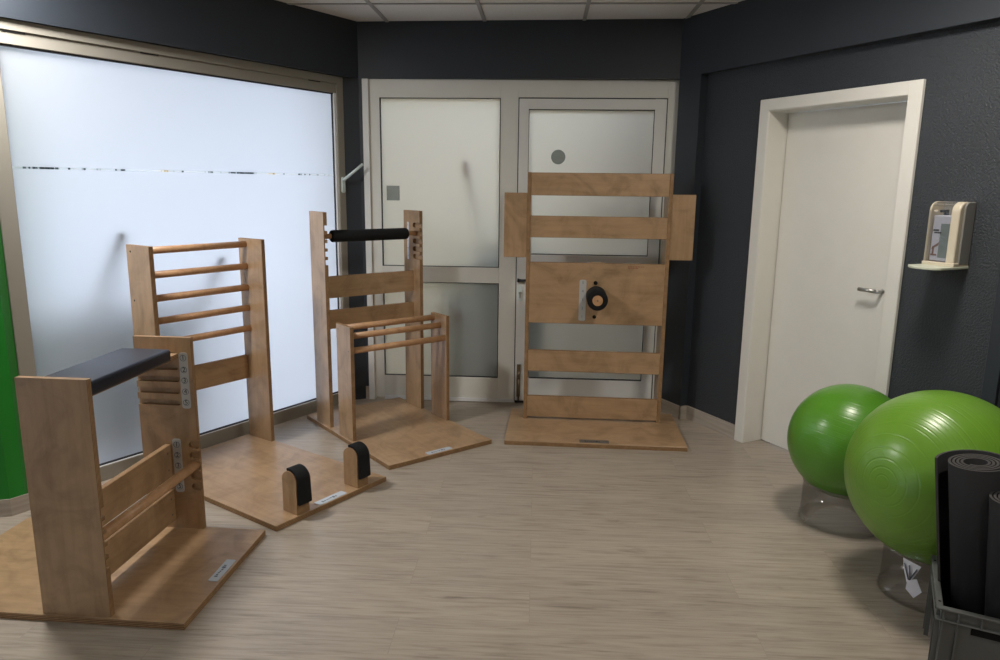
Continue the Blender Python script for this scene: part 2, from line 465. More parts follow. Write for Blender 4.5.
# green pillar left of the window, with its skirting
gp = [(-2.318, 3.318), (-2.355, 3.262), (-2.90, 3.12), (-3.0, 2.2), (-3.5, 2.4), (-2.5, 3.62), (-2.335, 3.40)]
o = MB().prism(gp, 2, 0, ZB).build('wall_left_pillar', GREENW); struct(o)
def grow(a, b, t):
    d = Vector((b[0] - a[0], b[1] - a[1])).normalized(); n = Vector((-d.y, d.x)); return n * t
sk = MB()
q0, q1, q2 = Vector(gp[0]), Vector(gp[1]), Vector(gp[2])
n1 = Vector((.83, -.55)); n2 = Vector((.25, -.97))
e0, e1, e2 = q0 + n1 * .004 + Vector((.02, .03)), q1 + (n1 + n2).normalized() * .005, q2 + n2 * .004
sk.prism([tuple(q0 + Vector((.02, .03))), tuple(q1), tuple(q2), tuple(e2), tuple(e1), tuple(e0)], 2, 0, .088)
struct(sk.build('baseboard_left', SKIRT))

# ---- back wall: bulkhead, dark strip and the glazed door front
def kloc(p): return (sof(aK, p), -math.sin(aK) * p[0] + math.cos(aK) * p[1] - dK)
kl, kr = kloc(cLK), kloc(cKR)
o = MB().prism([kl, kr, (kr[0] + .3, .25), (kl[0] - .02, .25)], 2, ZB - .002, ZC).box(kl[0] - .03, -1.284, kl[1], .2, 0, ZB).box(.93, kr[0] + .35, 0.004, .2, 0, ZB).build('wall_back', ANTHS)
struct(o, base(aK, dK), aK)
o = MB().box(kl[0], -1.284, kl[1] - .010, kl[1], 0, .10).build('baseboard_back', SKIRT); struct(o, base(aK, dK), aK)
dk = struct(bpy.data.objects.new('window_3', None), base(aK, dK), aK); C.objects.link(dk)
f = MB()
f.box(-1.240, -1.166, .0, .07, .02, ZB - .002).box(-.316, -.192, 0, .07, .02, ZB - .002).box(-1.166, -.316, 0, .07, 2.193, ZB - .002)
f.box(-1.166, -.316, 0, .07, .900, 1.014).box(-1.166, -.316, 0, .07, .03, .190).box(-.192, .83, 0, .07, 2.197, ZB - .002).box(.83, .905, 0, .07, 0, ZB - .002)
f.build('window_frame', ALU, dk, .002)
MB().box(-1.284, -1.240, -.02, .07, 0, ZB - .002).box(.905, .93, -.012, .07, 0, ZB - .002).build('cover_profile', ALUW, dk, .002)
MB().box(-1.166, -.192, -.012, .03, .006, .030).build('threshold_gap_light', WHITEG, dk)  # white strip standing in for the bright gap of light at the threshold
g = MB()
for z0, z1 in ((1.014, 2.193), (.19, .90)):
    g.box(-1.167, -1.162, -.002, .03, z0, z1).box(-.320, -.315, -.002, .03, z0, z1).box(-1.166, -.316, .004, .03, z1 - .004, z1 + .001).box(-1.166, -.316, .004, .03, z0 - .001, z0 + .004)
g.build('gasket', GASKET, dk)
pane('glass_pane', -1.162, -.318, 1.018, 2.189, .024, dk, FROSTK)
pane('glass_pane', -1.162, -.318, .194, .896, .024, dk, FROSTK)
MB().box(-1.131, -1.038, .0205, .0245, 1.485, 1.588).build('sticker', STICKER, dk)['label'] = 'square grey sticker on the glass'
# glazed door leaf
dl = struct(bpy.data.objects.new('door_1', None), base(aK, dK), aK); C.objects.link(dl)
f = MB()
f.box(-.186, -.119, -.006, .06, .022, 2.190).box(.747, .824, -.006, .06, .022, 2.190).box(-.119, .747, -.006, .06, 2.120, 2.190).box(-.119, .747, -.006, .06, 1.0, 1.115).box(-.119, .747, -.006, .06, .022, .195)
f.build('door_frame', ALUW, dl, .002)
g = MB().box(-.192, -.186, -.003, .05, .02, 2.197).box(.824, .830, -.003, .05, .02, 2.197).box(-.192, .83, -.003, .05, 2.190, 2.197)
for z0, z1 in ((1.115, 2.120), (.195, 1.0)):
    g.box(-.120, -.116, -.003, .03, z0, z1).box(.744, .748, -.003, .03, z0, z1).box(-.119, .747, -.003, .03, z1 - .004, z1 + .001).box(-.119, .747, -.003, .03, z0 - .001, z0 + .005)
g.box(-.186, .824, -.004, .05, .004, .022)
g.build('gasket', GASKET, dl)
pane('glass_pane', -.115, .743, 1.119, 2.116, .020, dl, FROSTK)
pane('glass_pane', -.115, .743, .199, .996, .020, dl, FROSTK)
cc = MB().cyl((.092, .0165, 1.800), (.092, .0205, 1.800), .050, n=40).build('sticker', STICKER, dl)
cc['label'] = 'round grey sticker on the glass'
lk = MB().prism(rounded(-.172, -.142, .775, .885, .012), 1, -.012, -.006).build('lock_plate', HANDLEW, dl)
MB().cyl((-.157, -.012, .835), (-.157, -.022, .835), .010).box(-.162, -.152, -.02, -.012, .80, .835).build('lock_cylinder', STEEL, lk)
hd = MB().box(-.18, -.165, -.022, -.006, .915, .94).cyl((-.165, -.03, .928), (-.115, -.03, .930), .009).cyl((-.158, -.006, .929), (-.158, -.03, .929), .008).build('door_handle', GASKET, dl)
fb = MB().box(-.172, -.145, -.016, -.006, .055, .30).cyl((-.158, -.022, .03), (-.158, -.022, .20), .007).cyl((-.158, -.024, .20), (-.158, -.024, .25), .013, .010).build('floor_bolt', BRASS, dl)

# ---- right wall with door opening
rol, ror, ril, rir, rzt, rzi = -3.345, -2.331, -3.275, -2.401, 2.113, 2.046
sRend = -3.835
o = MB().box(-5, ril - .02, 0, .25, 0, ZB + .02).box(rir + .02, 2.3, 0, .25, 0, ZC).box(ril - .02, rir + .02, 0, .25, rzi + .02, ZC).build('wall_right', ANTH)
struct(o, base(aR, dR), aR)
o = MB().box(sRK, 2.3, -.060, .02, ZB, ZC).box(sRK, sRend, -.060, .02, 0, ZB).build('wall_right_bulkhead', ANTHS)
struct(o, base(aR, dR), aR)
o = MB().box(sRend, rol, -.014, 0, 0, .092).box(sRK, sRend + .014, -.074, -.060, 0, .092).box(sRend, sRend + .014, -.074, 0, 0, .092).box(ror, -1.876, -.014, 0, 0, .092).build('baseboard_right', SKIRT)
struct(o, base(aR, dR), aR)
o = MB().box(-1.876, -1.812, -.018, 0, 0, ZB).box(-1.80, -.9, -.010, 0, 0, ZB).build('trim_2', ANTHS, None, .002); struct(o, base(aR, dR), aR)
d2 = struct(bpy.data.objects.new('door_2', None), base(aR, dR), aR); C.objects.link(d2)
def casing():
    m = MB()
    m.box(rol, ril, -.022, .0, 0, rzt).box(rir, ror, -.022, .0, 0, rzt).box(ril, rir, -.022, .0, rzi, rzt)
    return m
casing().build('door_casing', WHITED, d2, .003)
jd = .155
MB().box(ril - .018, ril + .004, -.016, jd + .04, 0, rzi).box(rir - .004, rir + .018, -.016, jd + .04, 0, rzi).box(ril, rir, -.016, jd + .04, rzi - .004, rzi + .018).build('door_jamb', WHITED, d2, .002)
leaf = MB().box(ril + .008, rir - .008, jd - .022, jd + .02, .008, rzi - .008).build('door_leaf', WHITED, d2, .002)
m = MB().cyl((-2.535, jd - .075, 1.075), (-2.632, jd - .075, 1.075), .0105, n=24).cyl((-2.528, jd - .022, 1.072), (-2.528, jd - .075, 1.072), .0095).cyl((-2.528, jd - .026, 1.072), (-2.528, jd - .021, 1.072), .012)
m.build('door_handle', STEEL, leaf)['label'] = 'round bar steel lever handle'

# closing walls behind the camera
eL = wpt(aL, dL, -2.5); eR = wpt(aR, dR, 2.2)
wy0, wy1 = -1.3, eL[1] - .1
o = MB().prism([(eL[0], eL[1]), (eL[0] - .2, eL[1]), (eL[0] - .2, -3.6), (eL[0], -3.6)], 2, 2.25, ZC).prism([(eL[0], wy0 - .08), (eL[0] - .2, wy0 - .08), (eL[0] - .2, -3.6), (eL[0], -3.6)], 2, 0, 2.25).prism([(eR[0], eR[1] + .1), (eR[0] + .2, eR[1]), (eR[0] + .2, -3.6), (eR[0], -3.6)], 2, 0, ZC).build('wall_side', ROOMW); struct(o)
w4 = struct(bpy.data.objects.new('added_fill_window', None), (eL[0], 0, 0), PI / 2); C.objects.link(w4)  # unseen window added for fill light from the left
MB().box(wy0 - .08, wy0, 0, .08, 0, 2.25).box(wy1, wy1 + .12, 0, .08, 0, 2.25).box(wy0, wy1, 0, .08, 0, .0835).box(wy0, wy1, 0, .08, 2.18, 2.25).build('window_frame', TAUPE, w4)
pane('glass_pane', wy0, wy1, .0835, 2.18, .026, w4)
o = MB().box(-5.2, 5.2, -3.8, -3.6, 0, ZC).build('wall_rear', ROOMW); struct(o)

# ------------------------------------------------------------------ outside the frosted glass
o = MB().box(-14, 12, -6, 16, -.12, -.065).build('ground_outside', PAVE); struct(o)
def wall_loc(a, d, s, off, z): x, y = wpt(a, d, s, off); return (x, y, z)
# unseen canopy and walls added behind the glazed door to dim and warm it
o = MB().box(-2.2, 2.6, 2.0, 3.2, 2.75, 2.95).box(-2.2, 2.6, 3.2, 3.4, -.06, 2.95).box(-1.9, -1.36, .26, 3.2, -.06, 2.95).build('added_shade_wall', OUTW); struct(o, base(aK, dK), aK)
def stick(name, label, cat, p0, p1, r, tipmat, tip=.12):
    p0, p1 = Vector(p0), Vector(p1)
    t = thing(name, label, cat, (p1.x, p1.y, 0))
    o3 = t.location
    q = p0 + (p1 - p0).normalized() * tip
    MB().cyl(q - o3, p1 - o3, r, n=14).build('shaft', OUTDARK, t)
    MB().cyl(p0 - o3, q - o3, r * 1.35, r * 1.2, n=14).build('grip', tipmat, t)
# ------------------------------------------------------------------ station A: padded bench
A = thing('padded_bench', 'wooden padded bench station with navy black seat, nearest on the left', 'exercise bench', (-1.1339, 2.3642, 0), -.0839)
ply('base_board', A, (-1.16, 0), (0, W), (0, BT), 2, 0)
a_l, a_r, ah = -.5465, -.2845, .929
zs = [.850, .796, .741, .687, .633]
zp = [.838, .784, .735, .684, .634]
zr = [.434, .384, .334, .284, .234]
nt_ = [('l', .200, z - .002, .026) for z in zs] + [('r', .042, z, .036) for z in zr]
def a_panel(v0, v1, inner):
    m = MB(); mid = v0 + (v1 - v0) * (.7 if inner == 'near' else .3)
    solid = [(a_l, BT), (a_r, BT), (a_r, ah), (a_l, ah)]
    cut = notched(a_l, a_r, BT, ah, nt_)
    if inner == 'far':
        m.prism(solid, 1, v0, mid, 0, 1).prism(cut, 1, mid, v1, 0, 1)
    else:
        m.prism(cut, 1, v0, mid, 0, 1).prism(solid, 1, mid, v1, 0, 1)
    return m.build('side_panel', [FACE[2], EDGE[1]], A)
av1, av2 = .0094, .7135
nearp = a_panel(av1, av1 + T, 'far'); farp = a_panel(av2, av2 + T, 'near')
ply('rail', A, (-.412 - T, -.412), (av1 + T, av2), (.286, .434), 0, 1)
ply('rail', A, (-.412 - T, -.412), (av1 + T, av2), (.070, .215), 0, 1)
MB().cyl((-.308, av1 + T - .012, .336), (-.308, av2 + .012, .336), .0215, n=24).build('dowel', BEECH, A)
seat = ply('seat', A, (-.515, -.346), (av1 + T - .012, av2 + .012), (.835, .857), 2, 1)
m = MB().prism(rounded(-.522, -.300, .855, .908, .014), 1, av1 + T + .012, .580, 0, 0, True)
m.build('cushion', VINYL, seat, .006, 3)
def digits_plate(parent, axis, pl, p0, p1, z0, z1, vals, zvals, mat=PLATE, size=.030, ring=True, rot=None, inkm=INK, thick=.0025):
    """plate on a plane x=const (axis 0) or y=const (axis 1), facing minus"""
    o = MB().prism(rounded(p0, p1, z0, z1, min((p1 - p0) * .35, .012)), axis, pl - thick, pl + .0003).build('number_plate', mat, parent)
    pc = (p0 + p1) / 2
    for t, z in zip(vals, zvals):
        if axis == 1: loc = (pc, pl - thick - .0004, z); r = (PI / 2, 0, 0)
        else: loc = (pl - thick - .0004, pc, z); r = (PI / 2, 0, -PI / 2)
        if ring:
            ri = (p1 - p0) * .36
            MB().lathe([(ri, 0), (ri, .0008), (ri * .86, .0008), (ri * .86, 0)], (loc[0], loc[1], z), (0, -1, 0) if axis == 1 else (-1, 0, 0), 28, closed=True).build('number_ring', GREYINK, o)
        text('numeral', t, size, loc, r, inkm, o)
    return o
digits_plate(A, 1, av2, -.341, -.301, .606, .862, '12345', zp)
digits_plate(A, 1, av2, -.402, -.362, .205, .462, '12345', zr)
nameplate(A, -.052, -.012, .285, .455, BT, 1)
for z in (.32, .40, .105, .18):
    for y in (av2 - .03, av1 + T + .03):
        MB().cyl((-.413, y, z), (-.411, y, z), .005, n=10).build('screw_head', DULLPL, A)

# ------------------------------------------------------------------ station B: wall bars with two pegs
B = thing('ladder_station', 'wooden ladder station with five rungs and two padded blocks, beside the window', 'exercise station', (-1.0348, 3.1323, 0), .9598)
b0, b1, bh = .9495, 1.1687, 1.2719
ply('base_board', B, (0, W), (0, b1 + .004), (0, BT), 2, 1)
bu1, bu2 = .0259, .7215
for u in (bu1, bu2 - .012):
    up = ply('upright', B, (u, u + T), (b0, b1), (BT, bh), 0, 2)
    for z in (1.237, .977):
        MB().cyl((u - .001, 1.128, z), (u + .002, 1.128, z), .0055, n=12).build('screw_cap', BLACKP, up)
for z in (1.237, 1.105, .977, .852, .726):
    MB().cyl((bu1 + T - .002, 1.105, z), (bu2 - .010, 1.105, z), .0195, n=20).build('rung', BEECH, B)
ply('cross_rail', B, (bu1 + T, bu2 - .012), (1.142, 1.1665), (.404, .551), 1, 0)
for u0, u1 in ((.132, .208), (.530, .606)):
    pts = [(.008, BT), (.112, BT)]
    for i in range(13):
        t = PI * i / 12; pts.append((.060 + .052 * math.cos(t), .192 + .048 * math.sin(t)))
    bl = MB().prism(pts, 0, u0, u1, 0, 1).build('block', [FACE[2], EDGE[0]], B, .001)
    pts = []
    prof_o = []; prof_i = []
    for i in range(13):
        t = PI * .80 * (1 - i / 12) ; t = PI - PI * .86 * i / 12 if False else None
    # foam wraps the top and the front (towards the room)
    ang = [math.radians(70 + 110 * i / 12) for i in range(13)]
    outer = [(.060 + .064 * math.cos(t), .194 + .060 * math.sin(t)) for t in ang] + [(-.010, .085), (-.006, .078)]
    inner = [(.0075, .078)] + [(.060 + .0525 * math.cos(t), .192 + .0485 * math.sin(t)) for t in ang[::-1]]
    MB().prism(outer + inner, 0, u0 + .004, u1 + .004).build('pad', FOAM, bl, .003, 2)
nameplate(B, .272, .455, .008, .054, BT, 0)

# ------------------------------------------------------------------ station C: stretching frame with padded bar and front rungs
Cc = thing('stretching_station', 'wooden stretching station with black padded bar between two tall posts, in the window corner', 'exercise station', (-.6223, 3.8917, 0), .6641)
ply('base_board', Cc, (0, W), (0, 1.145), (0, BT), 2, 1)
c1, c2, c0v, c1v, ch = .0153, .7122, .8023, 1.0105, 1.424
zn = [1.325, 1.270, 1.216, 1.163, 1.110]
# outline in (v,z): notches open to the front (low v)
ntc = [('l', .088, z, .034) for z in zn]
cutc = notched(c0v, c1v, BT, ch, ntc); solidc = [(c0v, BT), (c1v, BT), (c1v, ch), (c0v, ch)]
MB().prism(solidc, 0, c1, c1 + T * .3, 0, 1).prism(cutc, 0, c1 + T * .3, c1 + T, 0, 1).build('upright', [FACE[2], EDGE[0]], Cc)
MB().prism(cutc, 0, c2, c2 + T * .72, 0, 1).prism(solidc, 0, c2 + T * .72, c2 + T, 0, 1).build('upright', [FACE[2], EDGE[0]], Cc)
ply('cross_rail', Cc, (c1 + T, c2), (.890, .890 + T), (.868, 1.010), 1, 0)
ply('cross_rail', Cc, (c1 + T, c2), (.890, .890 + T), (.665, .788), 1, 0)
br = MB().cyl((c1 + T * .5, .868, 1.270), (c2 + T * .5, .868, 1.270), .0165, n=20).build('padded_bar', BEECH, Cc)
prof = [(.010, .092), (.030, .093), (.036, .098), (.039, .106), (.039, .640), (.036, .648), (.030, .653), (.010, .654)]
MB().lathe(prof, (0, .868, 1.270), (1, 0, 0), 32).build('pad', FOAM, br)
digits_plate(Cc, 0, c2, .940, .962, 1.085, 1.345, '12345', zn, WHITEPLATE, .016, False, None, GREYINK)
p0, p1, ph = .478, .668, .748
for u in (c1, c2):
    up = ply('side_panel', Cc, (u, u + T), (p0, p1), (BT, ph), 0, 2)
    for v, z in ((.640, .716), (.505, .596)):
        MB().cyl((u - .001, v, z), (u + .002, v, z), .0045, n=12).build('screw_cap', DULLPL, up)
for v, z in ((.640, .717), (.560, .676), (.505, .597)):
    MB().cyl((c1 + T - .002, v, z), (c2 + .002, v, z), .0195, n=20).build('rung', BEECH, Cc)
nameplate(Cc, .272, .445, .010, .050, BT, 0)

# ------------------------------------------------------------------ station D: standing frame in front of the glazed door
D = thing('standing_frame', 'tall wooden slatted standing frame with side wings, in front of the glazed door', 'exercise station', (.0356, 4.3301, 0), -.0785)
ply('base_board', D, (0, 1.1345), (0, .675), (0, BT), 2, 0)
u1, u2, dv, dh = .0956, 1.0260, .4566, 1.686
for u in (u1, u2 - T): ply('upright', D, (u, u + T), (dv, dv + .205), (BT, dh), 0, 2)
for z0, z1 in ((1.540, 1.685), (1.269, 1.409), (.366, .512), (.042, .191)):
    ply('slat', D, (u1 + T, u2 - T), (dv + .004, dv + .004 + T), (z0, z1), 1, 0)
pn = ply('panel', D, (u1 + T, u2 - T), (dv + .003, dv + .003 + T), (.699, 1.107), 1, 0)
MB().box(.512, .600, dv + .004, dv + .022, 1.106, 1.113).build('wood_inlay', FACE[0], pn)
for x0, x1 in ((-.054, u1), (u2, 1.174)):
    ply('wing', D, (x0, x1), (dv + .006, dv + .006 + T), (1.136, 1.555), 1, 2)
zd = [.749, .806, .863, .920, .977]
digits_plate(D, 1, dv + .003, .451, .497, .722, .996, '12345', zd, PLATE, .024, False, None, GREYINK)
for z in (.749, .977): MB().cyl((.556, dv + .0022, z), (.556, dv + .006, z), .0125, n=20).build('hole', BLACKP, pn)
MB().cyl((.556, dv - .010, .977), (.556, dv + .004, .977), .013, n=20).build('hole_plug', BLACKP, pn)
pg = MB().cyl((.562, dv + .02, .892), (.562, dv - .222, .892), .033, n=32).build('peg', BEECH, D)
prof = [(.033, -.0035), (.052, -.003), (.058, .004), (.066, .012), (.066, .202), (.062, .211), (.053, .214), (.033, .215)]
MB().lathe(prof, (.562, dv, .892), (0, -1, 0), 40, closed=True).build('pad', FOAM, pg)
MB().cyl((.562, dv - .2215, .892), (.562, dv - .224, .892), .006, n=12).build('screw_cap', DULLPL, pg)
mk = MB(); rng = random.Random(3)
for z in (1.088, 1.079):
    x = .762
    while x < (.868 if z > 1.08 else .83):
        w = rng.uniform(.008, .018); mk.box(x, x + w, dv + .0022, dv + .0036, z - .0022, z + .0022); x += w + .004
mk.build('print', REDMARK, pn)
nameplate(D, .470, .655, .016, .068, BT, 0, True)

# ------------------------------------------------------------------ gym balls on clear ring stands
def gym_ball(name, label, c, r, axis, mat, grooves, seg=128):
    prof = []; n = 420
    for i in range(n + 1):
        th = PI * i / n; deg = math.degrees(th); rr = r
        for g, w in grooves:
            d = (deg - g) / w
            if abs(d) < 3: rr += r * (-.0022 * math.exp(-d * d) + .0008 * math.exp(-(abs(d) - 1.5) ** 2 * 2))
        prof.append((max(rr * math.sin(th), 1e-5), rr * math.cos(th)))
    m = MB().lathe(prof, (0, 0, 0), axis, seg)
    o = m.build(name, mat)
    o.location = c
    return tag(o, label, 'exercise ball')
gv1 = [(4.5, .45), (9.5, .45), (15, .45), (22, .45), (31, .45)] + [(40 + 3.6 * k, .4) for k in range(6)] + [(66 + 4 * k, .4) for k in range(13)] + [(150 + 7 * k, .5) for k in range(4)]
gv2 = [(8 + 8 * k, .5) for k in range(4)] + [(44 + 5.5 * k, .35) for k in range(19)] + [(150 + 7 * k, .5) for k in range(4)]
cB1, rB1 = (1.734, 2.681, .498), .34
cB2, rB2 = (1.692, 3.332, .407), .277
gym_ball('exercise_ball', 'larger light green exercise ball behind the grey crate', cB1, rB1, (-.898, -.426, .106), BALL2, gv1)
gym_ball('exercise_ball', 'smaller green exercise ball in front of the white door', cB2, rB2, (.30, .12, .94), BALL1, gv2)
def ring_stand(c, r, rb, label):
    h = c[2] - math.sqrt(rb * rb - r * r)
    t = thing('ring_stand', label, 'ball stand', (c[0], c[1], 0))
    prof = [(r + .010, 0), (r + .002, .03), (r, h), (r - .004, h), (r - .002, .03), (r + .005, 0)]
    MB().lathe(prof, (0, 0, 0), (0, 0, 1), 64, closed=True).build('ring_wall', ACRYL, t)
    MB().lathe([(r + .003, h - .010), (r + .003, h - .002), (r + .0005, h), (r + .0005, h - .010)], (0, 0, 0), (0, 0, 1), 64, closed=True).build('ring_rim', ACRYL, t)
    return t, h
rs, hh = ring_stand(cB1, .162, rB1, 'clear acrylic ring stand with white paper tag under the larger ball')
ring_stand(cB2, .184, rB2, 'clear acrylic ring stand under the smaller ball')
# paper tag looped on the ring, facing the camera side
def on_ring(deg, z, r): return Vector((r * math.cos(math.radians(deg)), r * math.sin(math.radians(deg)), z))
tg = MB()
def quad_on_ring(pts, r=.176, th=.0012):
    vo = [on_ring(d, z, r) for d, z in pts]; vi = [on_ring(d, z, r - th) for d, z in pts]
    n = len(pts)
    return vo + vi, [list(range(n)), list(range(n, 2 * n))[::-1]] + [(i, (i + 1) % n, n + (i + 1) % n, n + i) for i in range(n)]
a0 = 215
vs, fs = quad_on_ring([(a0 - 6, .198), (a0 + 16, .186), (a0 + 9, .130), (a0 + 2, .105), (a0 - 3, .15)]); tg.add(vs, fs)
vs, fs = quad_on_ring([(a0 + 3, .118), (a0 + 13, .132), (a0 + 20, .085), (a0 + 12, .052), (a0 + 2, .078)], .178); tg.add(vs, fs)
pt = tg.build('paper_tag', PAPER, rs)
st = MB()
for d0, z0, d1, z1 in ((a0 - 3, .18, a0 + 4, .12), (a0 + 3, .178, a0 + 6, .122), (a0 + 12, .172, a0 + 5, .12)):
    st.cyl(on_ring(d0, z0, .1785), on_ring(d1, z1, .1795), .0022, n=8)
st.build('drawn_line', GREYINK, pt)

# ------------------------------------------------------------------ grey crate with rolled mats
ck = math.atan2(-.466, .885)
ex, ey, ez = .58, .385, .300
K = thing('storage_crate', 'grey plastic stacking crate holding black mats at the right edge', 'crate', (1.402, 2.092, 0), ck)
tp = .016; wt = .006
m = MB()
def frus(x0, x1, y0, y1, z0, z1, t0):  # tapered shell: outer bottom inset t0
    o = [(x0 + t0, y0 + t0, z0), (x1 - t0, y0 + t0, z0), (x1 - t0, y1 - t0, z0), (x0 + t0, y1 - t0, z0), (x0, y0, z1), (x1, y0, z1), (x1, y1, z1), (x0, y1, z1)]
    i = [(x0 + t0 + wt, y0 + t0 + wt, z0 + .006), (x1 - t0 - wt, y0 + t0 + wt, z0 + .006), (x1 - t0 - wt, y1 - t0 - wt, z0 + .006), (x0 + t0 + wt, y1 - t0 - wt, z0 + .006),
         (x0 + wt, y0 + wt, z1), (x1 - wt, y0 + wt, z1), (x1 - wt, y1 - wt, z1), (x0 + wt, y1 - wt, z1)]
    fs = [(3, 2, 1, 0), (0, 1, 5, 4), (1, 2, 6, 5), (2, 3, 7, 6), (3, 0, 4, 7), (8, 9, 10, 11), (8, 12, 13, 9), (9, 13, 14, 10), (10, 14, 15, 11), (11, 15, 12, 8),
          (4, 5, 13, 12), (5, 6, 14, 13), (6, 7, 15, 14), (7, 4, 12, 15)]
    return o + i, fs
vs, fs = frus(.012, ex - .012, .012, ey - .012, 0, ez - .006, tp); m.add(vs, fs)
m.build('bin', CRATE, K, .002)
def ring_rect(m, x0, x1, y0, y1, z0, z1, w):
    m.box(x0, x1, y0, y0 + w, z0, z1).box(x0, x1, y1 - w, y1, z0, z1).box(x0, x0 + w, y0 + w, y1 - w, z0, z1).box(x1 - w, x1, y0 + w, y1 - w, z0, z1)
m = MB(); ring_rect(m, 0, ex, 0, ey, ez - .008, ez, .019)
ring_rect(m, .002, ex - .002, .002, ey - .002, ez - .046, ez - .041, .014)
m.build('rim', CRATE, K, .002)
for x in (.022, .062, .125, ex - .125, ex - .062, ex - .022): MB().box(x - .002, x + .002, .003, .016, .02 if x in (.022, .062) else ez - .045, ez - .006).build('rib', CRATE, K)
for y in (.03, .075, .13, ey - .13, ey - .075, ey - .03): MB().box(.003, .018, y - .002, y + .002, .02 if y < .1 or y > ey - .1 else ez - .045, ez - .006).build('rib', CRATE, K)
MB().box(.100, ex - .100, .0095, .020, ez - .072, ez - .046).build('hand_slot', BLACKP, K)
MB().box(.0095, .021, .12, ey - .12, ez - .120, ez - .050).build('hand_slot', BLACKP, K)
for x, y in ((.010, .045), (.010, ey - .045)): MB().cyl((x, y, ez - .001), (x, y, ez + .0006), .0045, n=14).build('rim_hole', BLACKP, K)

def spiral_mat(name, label, r_in, r_out, turns, flap, flap_deg, p_bot, p_top, rot0, th=.0075):
    """spiral (wound) strip: list of (angle, radius)"""
    p_bot, p_top = Vector(p_bot), Vector(p_top)
    d = p_top - p_bot; L = d.length
    pts = []; n = int(turns * 40)
    tot = turns * 2 * PI
    for i in range(n + 1):
        t = i / n; pts.append((t * tot, r_in + (r_out - r_in) * t))
    if flap:
        k = 40
        for i in range(1, k + 1):
            t = i / k; s_ = t * t * (3 - 2 * t)
            pts.append((tot + math.radians(flap_deg) * t, r_out + (flap - r_out) * min(1, s_ * 1.25)))
    m = MB(); n = len(pts); vs = []
    for h in (0, L):
        for a, r in pts:
            a2 = rot0 + a; vs.append((r * math.cos(a2), r * math.sin(a2), h))
        for a, r in pts:
            a2 = rot0 + a; q = r - th; vs.append((q * math.cos(a2), q * math.sin(a2), h))
    o = 2 * n; fs = []; ms = []
    for i in range(n - 1):
        fs += [(i, i + 1, o + i + 1, o + i), (n + i + 1, n + i, o + n + i, o + n + i + 1), (i + 1, i, n + i, n + i + 1), (o + i, o + i + 1, o + n + i + 1, o + n + i)]
        ms += [0, 0, 1, 1]
    fs += [(0, o, o + n, n), (n - 1, 2 * n - 1, o + 2 * n - 1, o + n - 1)]; ms += [1, 1]
    m.add(vs, fs, ms, False)
    ob = m.build(name, [MAT, MATEDGE], None, weld=False)
    for p in ob.data.polygons: p.use_smooth = p.material_index == 0
    ob.location = p_bot
    ob.rotation_euler = d.to_track_quat('Z', 'Y').to_euler()
    return tag(ob, label, 'exercise mat', 'rolled mats in the crate')
cD1 = Vector((math.cos(ck), math.sin(ck), 0)); cD2 = Vector((-math.sin(ck), math.cos(ck), 0)); cO = Vector((1.402, 2.092, 0))
def cpt(a, b, z): return cO + cD1 * a + cD2 * b + Vector((0, 0, z))
spiral_mat('rolled_mat', 'taller black rolled mat with loose outer layer, standing in the grey crate', .034, .080, 4, .116, 300, cpt(.165, .175, .010), cpt(.066, .150, .750), 2.2 + PI)
spiral_mat('rolled_mat', 'shorter black rolled mat cut off by the right edge of the photo', .016, .066, 4.5, 0, 0, cpt(.226, .098, .010), cpt(.160, .045, .690), 2.6)

# ------------------------------------------------------------------ soap dispenser on the right wall
S = thing('soap_dispenser', 'cream wall soap dispenser with clear front and drip tray beside the white door', 'soap dispenser', base(aR, dR), aR)
s0, s1 = -2.172, -2.020
def prof_side(dep, z0, z1, r):
    pts = [(0, z0), (-dep, z0)]
    for i in range(9):
        t = PI - PI / 2 * i / 8 * 1.0
        pts.append((-dep + r + r * math.cos(t), z1 - r + r * math.sin(t)))
    pts.append((0, z1)); return pts
zt, zb = 1.552, 1.268
MB().box(s0, s1, -.012, 0, zb, zt).build('back_plate', GREYP, S, .003)
MB().prism(prof_side(.105, zb, zt, .045), 0, s1 - .046, s1 - .006).build('side_cheek', CREAM, S, .007, 3)
MB().prism(prof_side(.075, zb, zt, .03), 0, s1 - .012, s1).build('wall_bracket', GREYP, S, .003)
MB().prism(prof_side(.100, zb, zt, .045), 0, s0, s0 + .010).build('side_cheek', CREAM, S, .003)
# clear cover: thin curved sheet between the cheeks
po = prof_side(.104, zb + .01, zt, .045)[1:]; pi_ = [(a + .003, z - .002) for a, z in po]
MB().prism(po + pi_[::-1], 0, s0 + .004, s1 - .030).build('clear_cover', COVER, S)
bt = MB().prism(rounded(s0 + .013, s1 - .048, -.085, -.02, .012), 2, zb + .014, zb + .222).build('bottle', LABELM, S, .004, 2)
MB().box(s0 + .056, s1 - .050, -.0862, -.084, zb + .03, zb + .185).build('label_panel', LABELG, bt)
pr = MB()
pr.box(s0 + .022, s0 + .050, -.0864, -.084, zb + .038, zb + .046).box(s0 + .028, s0 + .036, -.0864, -.084, zb + .046, zb + .075)
pr.prism([(s0 + .024, zb + .066), (s0 + .052, zb + .084), (s0 + .060, zb + .104), (s0 + .040, zb + .088), (s0 + .026, zb + .078)], 1, -.0864, -.084)
pr.build('print', BROWNP, bt)
pr = MB().box(s0 + .022, s0 + .050, -.0864, -.084, zb + .150, zb + .158).box(s0 + .028, s0 + .062, -.0864, -.084, zb + .140, zb + .146)
pr.build('print', INK, bt)
MB().cyl((s0 + .050, -.05, zb + .222), (s0 + .050, -.05, zb + .238), .010).box(s0 + .045, s0 + .056, -.09, -.04, zb + .235, zb + .247).build('pump', INK, bt)
MB().box(s0 + .020, s0 + .040, -.095, -.04, zb + .238, zb + .246).build('spout', CREAM, bt)
